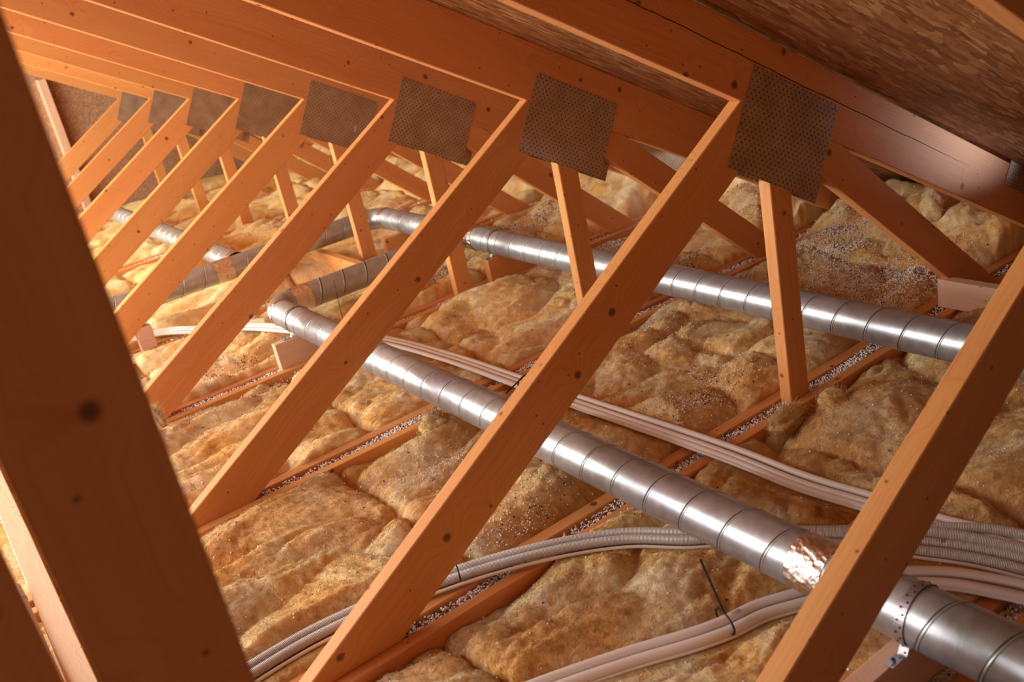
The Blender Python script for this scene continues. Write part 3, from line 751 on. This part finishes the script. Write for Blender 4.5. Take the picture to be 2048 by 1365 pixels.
# loose torn tufts of wool
def tuft(c, rx, ry, rz, seed, lab, rot=0.):
    nu, nv = 40, 28; a = np.linspace(0, 2 * PI, nu, endpoint=False); b_ = np.linspace(.02, PI - .02, nv); A, B = np.meshgrid(a, b_, indexing='ij')
    x = np.sin(B) * np.cos(A); y = np.sin(B) * np.sin(A); z = np.cos(B)
    f = 1 + .22 * gn(x * 1.4 + z, y * 1.4 + z * 1.3, seed) + .10 * gn(x * 3.5 + z * 2, y * 3.5 - z, seed + 1) + .05 * gn(x * 11 + z * 5, y * 11 - z * 4, seed + 2)
    x, y, z = x * f * rx, y * f * ry, z * f * rz
    V = np.stack([x * math.cos(rot) - y * math.sin(rot), x * math.sin(rot) + y * math.cos(rot), z], -1).reshape(-1, 3)
    i = np.arange(nu)[:, None] * nv; i2 = ((np.arange(nu) + 1) % nu)[:, None] * nv; j = np.arange(nv - 1)[None]
    Fc = np.stack([i + j, i + j + 1, i2 + j + 1, i2 + j], -1).reshape(-1, 4)
    nf = 2600; ia = rng.integers(0, len(V), nf); p0 = V[ia]; nd = p0 / (np.linalg.norm(p0, axis=1)[:, None] + 1e-6)
    dr = nd * .7 + rng.normal(0, .6, (nf, 3)); dr /= np.linalg.norm(dr, axis=1)[:, None]; cv = rng.normal(0, .5, (nf, 3)); Lf = rng.uniform(.004, .013, nf)[:, None]
    Q = np.stack([p0 - nd * .001, p0 + dr * Lf * .5, p0 + (dr + cv) * Lf * .9, p0 + (dr + cv * 2) * Lf * 1.2], 1); sd = np.cross(dr, rng.normal(0, 1, (nf, 3))); sd = sd / np.linalg.norm(sd, axis=1)[:, None] * .00035
    FV = np.concatenate([Q - sd[:, None], Q + sd[:, None]], 1).reshape(-1, 3); b0 = len(V) + np.arange(nf)[:, None] * 8
    Fc = np.vstack([Fc, np.stack([np.concatenate([b0 + q, b0 + q + 1, b0 + 5 + q, b0 + 4 + q], 1) for q in range(3)], 1).reshape(-1, 4)]); V = np.vstack([V, FV])
    o = mesh('wool_tuft', V, Fc, WOOL, None, smooth=True); o.location = c
    tag(o, lab, 'insulation tuft', 'loose torn tufts of glass wool')
tuft((-.03, -.085, .022), .085, .045, .028, 31, 'fuzzy torn wool tuft on the chord at the foot of the right upright web', .3)
tuft((.10, -.17, .015), .12, .06, .048, 32, 'larger folded wool tuft right of the foot of the right upright web', .8)
tuft((-1.43, 1.80, .06), .02, .02, .07, 33, 'wispy upright tuft of wool at the foot of a left diagonal web')
tuft((1.55, .42, .16), .045, .05, .09, 34, 'small upright tuft of wool near the eave at the right edge')
tuft((-.74, .84, .035), .06, .05, .055, 36, 'ragged wool tuft against the chord below the middle duct', .5)
# ------------------------------------------------------------------ polystyrene beads (loose fill nobody could count)
def ico():
    p = (1 + 5 ** .5) / 2
    V = np.array([(-1, p, 0), (1, p, 0), (-1, -p, 0), (1, -p, 0), (0, -1, p), (0, 1, p), (0, -1, -p), (0, 1, -p), (p, 0, -1), (p, 0, 1), (-p, 0, -1), (-p, 0, 1)], float); V /= np.linalg.norm(V[0])
    Fc = np.array([(0, 11, 5), (0, 5, 1), (0, 1, 7), (0, 7, 10), (0, 10, 11), (1, 5, 9), (5, 11, 4), (11, 10, 2), (10, 7, 6), (7, 1, 8), (3, 9, 4), (3, 4, 2), (3, 2, 6), (3, 6, 8), (3, 8, 9), (4, 9, 5), (2, 4, 11), (6, 2, 10), (8, 6, 7), (9, 8, 1)])
    return V, Fc
IV, IF = ico()
def beads(name, P, R, black, label, bed=None):
    n = len(P); V = (IV[None] * R[:, None, None] + P[:, None, :]).reshape(-1, 3)
    Fc = (IF[None] + (np.arange(n) * 12)[:, None, None]).reshape(-1, 3)
    mi = np.repeat(black.astype(int), 20)
    if bed is not None:
        Fc = np.vstack([Fc, bed[1] + len(V)]); V = np.vstack([V, bed[0]]); mi = np.r_[mi, np.zeros(len(bed[1]), int)]
    o = mesh(name, V, Fc, [WHITE, DARKB], None, smooth=True, mi=mi)
    return tag(o, label, 'polystyrene beads', kind='stuff')
P = []; R = []; Bk = []; BV = []; BF = []; nbv = 0
for n in range(-1, 8):
    y = n if n >= 0 else n + .015
    num = int({-1: 6000, 0: 17000, 1: 14000, 2: 9000}.get(n, 4000)); xs = rng.uniform(-1.9, 1.9, num)
    fill = np.clip(.55 + .9 * gn(xs * 1.7, xs * 0 + n * 3.1, 21), 0, 1)
    gx = np.linspace(-1.9, 1.9, 260); gf = np.clip(.55 + .9 * gn(gx * 1.7, gx * 0 + n * 3.1, 21), 0, 1)
    gz = -.018 + .016 * gn(gx * 3, gx * 0 + n, 22) - .05 * (1 - sstep(.15, .45, gf)) + rng.normal(0, .0008, 260)
    BV.append(np.concatenate([np.stack([gx, gx * 0 + y + .001, gz], 1), np.stack([gx, gx * 0 + y + .043, gz], 1)]))
    q_ = np.arange(259); BF.append(np.concatenate([np.stack([q_, q_ + 1, q_ + 261], 1), np.stack([q_, q_ + 261, q_ + 260], 1)]) + nbv); nbv += 520
    keep = rng.random(num) < fill + .15; xs = xs[keep]
    ys = y + rng.uniform(.002, .042, len(xs)); zs = -.014 + .016 * gn(xs * 3, ys * 0 + n, 22) + rng.uniform(-.008, .008, len(xs))
    P.append(np.stack([xs, ys, zs], 1)); R.append(rng.uniform(.0022, .0036, len(xs)) * (1 if n < 3 else 1.5)); Bk.append(rng.random(len(xs)) < .10)
beads('polystyrene_beads', np.vstack(P), np.concatenate(R), np.concatenate(Bk), 'white polystyrene beads filling the gaps between the paired chord timbers', (np.vstack(BV), np.vstack(BF)))
# beads bed so the gap reads full
P = []; R = []; Bk = []
def inbay(y):
    v = y - np.floor(y); return (v > .095) & (v < .955)
def drop(xs, ys, r0, r1, pb):
    m = inbay(ys) & (xs > -2.0) & (xs < 2.1) & (ys > -.88) & (ys < 7.3); xs, ys = xs[m], ys[m]
    h = limit(wool_h(xs, ys, 0), xs, ys); r = rng.uniform(r0, r1, len(xs))
    P.append(np.stack([xs, ys, h + r * .5], 1)); R.append(r); Bk.append(rng.random(len(xs)) < pb)
patches = [(.98, .35, .22, .22, 5200, .10), (1.05, .22, .30, .12, 2600, .10), (1.25, .68, .17, .14, 2200, .14), (.80, 1.22, .16, .22, 2600, .25), (.75, .85, .10, .06, 500, .2),
           (.62, 1.35, .25, .10, 1800, .25), (1.0, 1.80, .30, .10, 2200, .3), (1.05, 2.6, .35, .20, 3000, .4), (.7, 2.55, .3, .2, 1500, .3), (.25, 2.5, .25, .25, 1400, .35), (.1, 2.25, .2, .12, 700, .4),
           (.9, 3.5, .35, .25, 2200, .35), (.4, 3.7, .4, .2, 1200, .35), (.7, 4.6, .4, .25, 1500, .3), (.2, 4.5, .3, .3, 900, .4), (-.1, .22, .16, .08, 500, .12), (.10, .30, .12, .10, 380, .1),
           (-.85, .62, .10, .10, 350, .05), (-.88, .13, .14, .08, 420, .2), (-.85, .35, .2, .2, 200, .1), (-1.5, 1.85, .25, .12, 500, .35), (-.9, 1.88, .35, .10, 500, .45), (-1.2, 2.2, .35, .2, 700, .5), (-.9, 2.15, .3, .12, 500, .5),
           (-.6, 2.75, .5, .3, 500, .3), (0, 3.6, .6, .5, 700, .4), (1.5, 1.3, .2, .3, 1200, .2), (.2, .75, .3, .15, 260, .02), (-.3, .55, .4, .3, 260, .02)]
for cx, cy, sx, sy, num, pb in patches:
    xs = rng.normal(cx, sx * .55, num); ys = rng.normal(cy, sy * .55, num)
    k = gn(xs * 9, ys * 9, 30) > -.15 + .2 * rng.random(num); k |= rng.random(num) < .25
    drop(xs[k], ys[k], .0016, .0030, pb)
xs = rng.uniform(-1.9, 2.0, 5200); ys = -.9 + 8 * rng.random(5200) ** 1.2
drop(xs, ys, .0016, .0033, .12)
beads('polystyrene_beads', np.vstack(P), np.concatenate(R), np.concatenate(Bk), 'white and black polystyrene beads scattered over the glass wool')
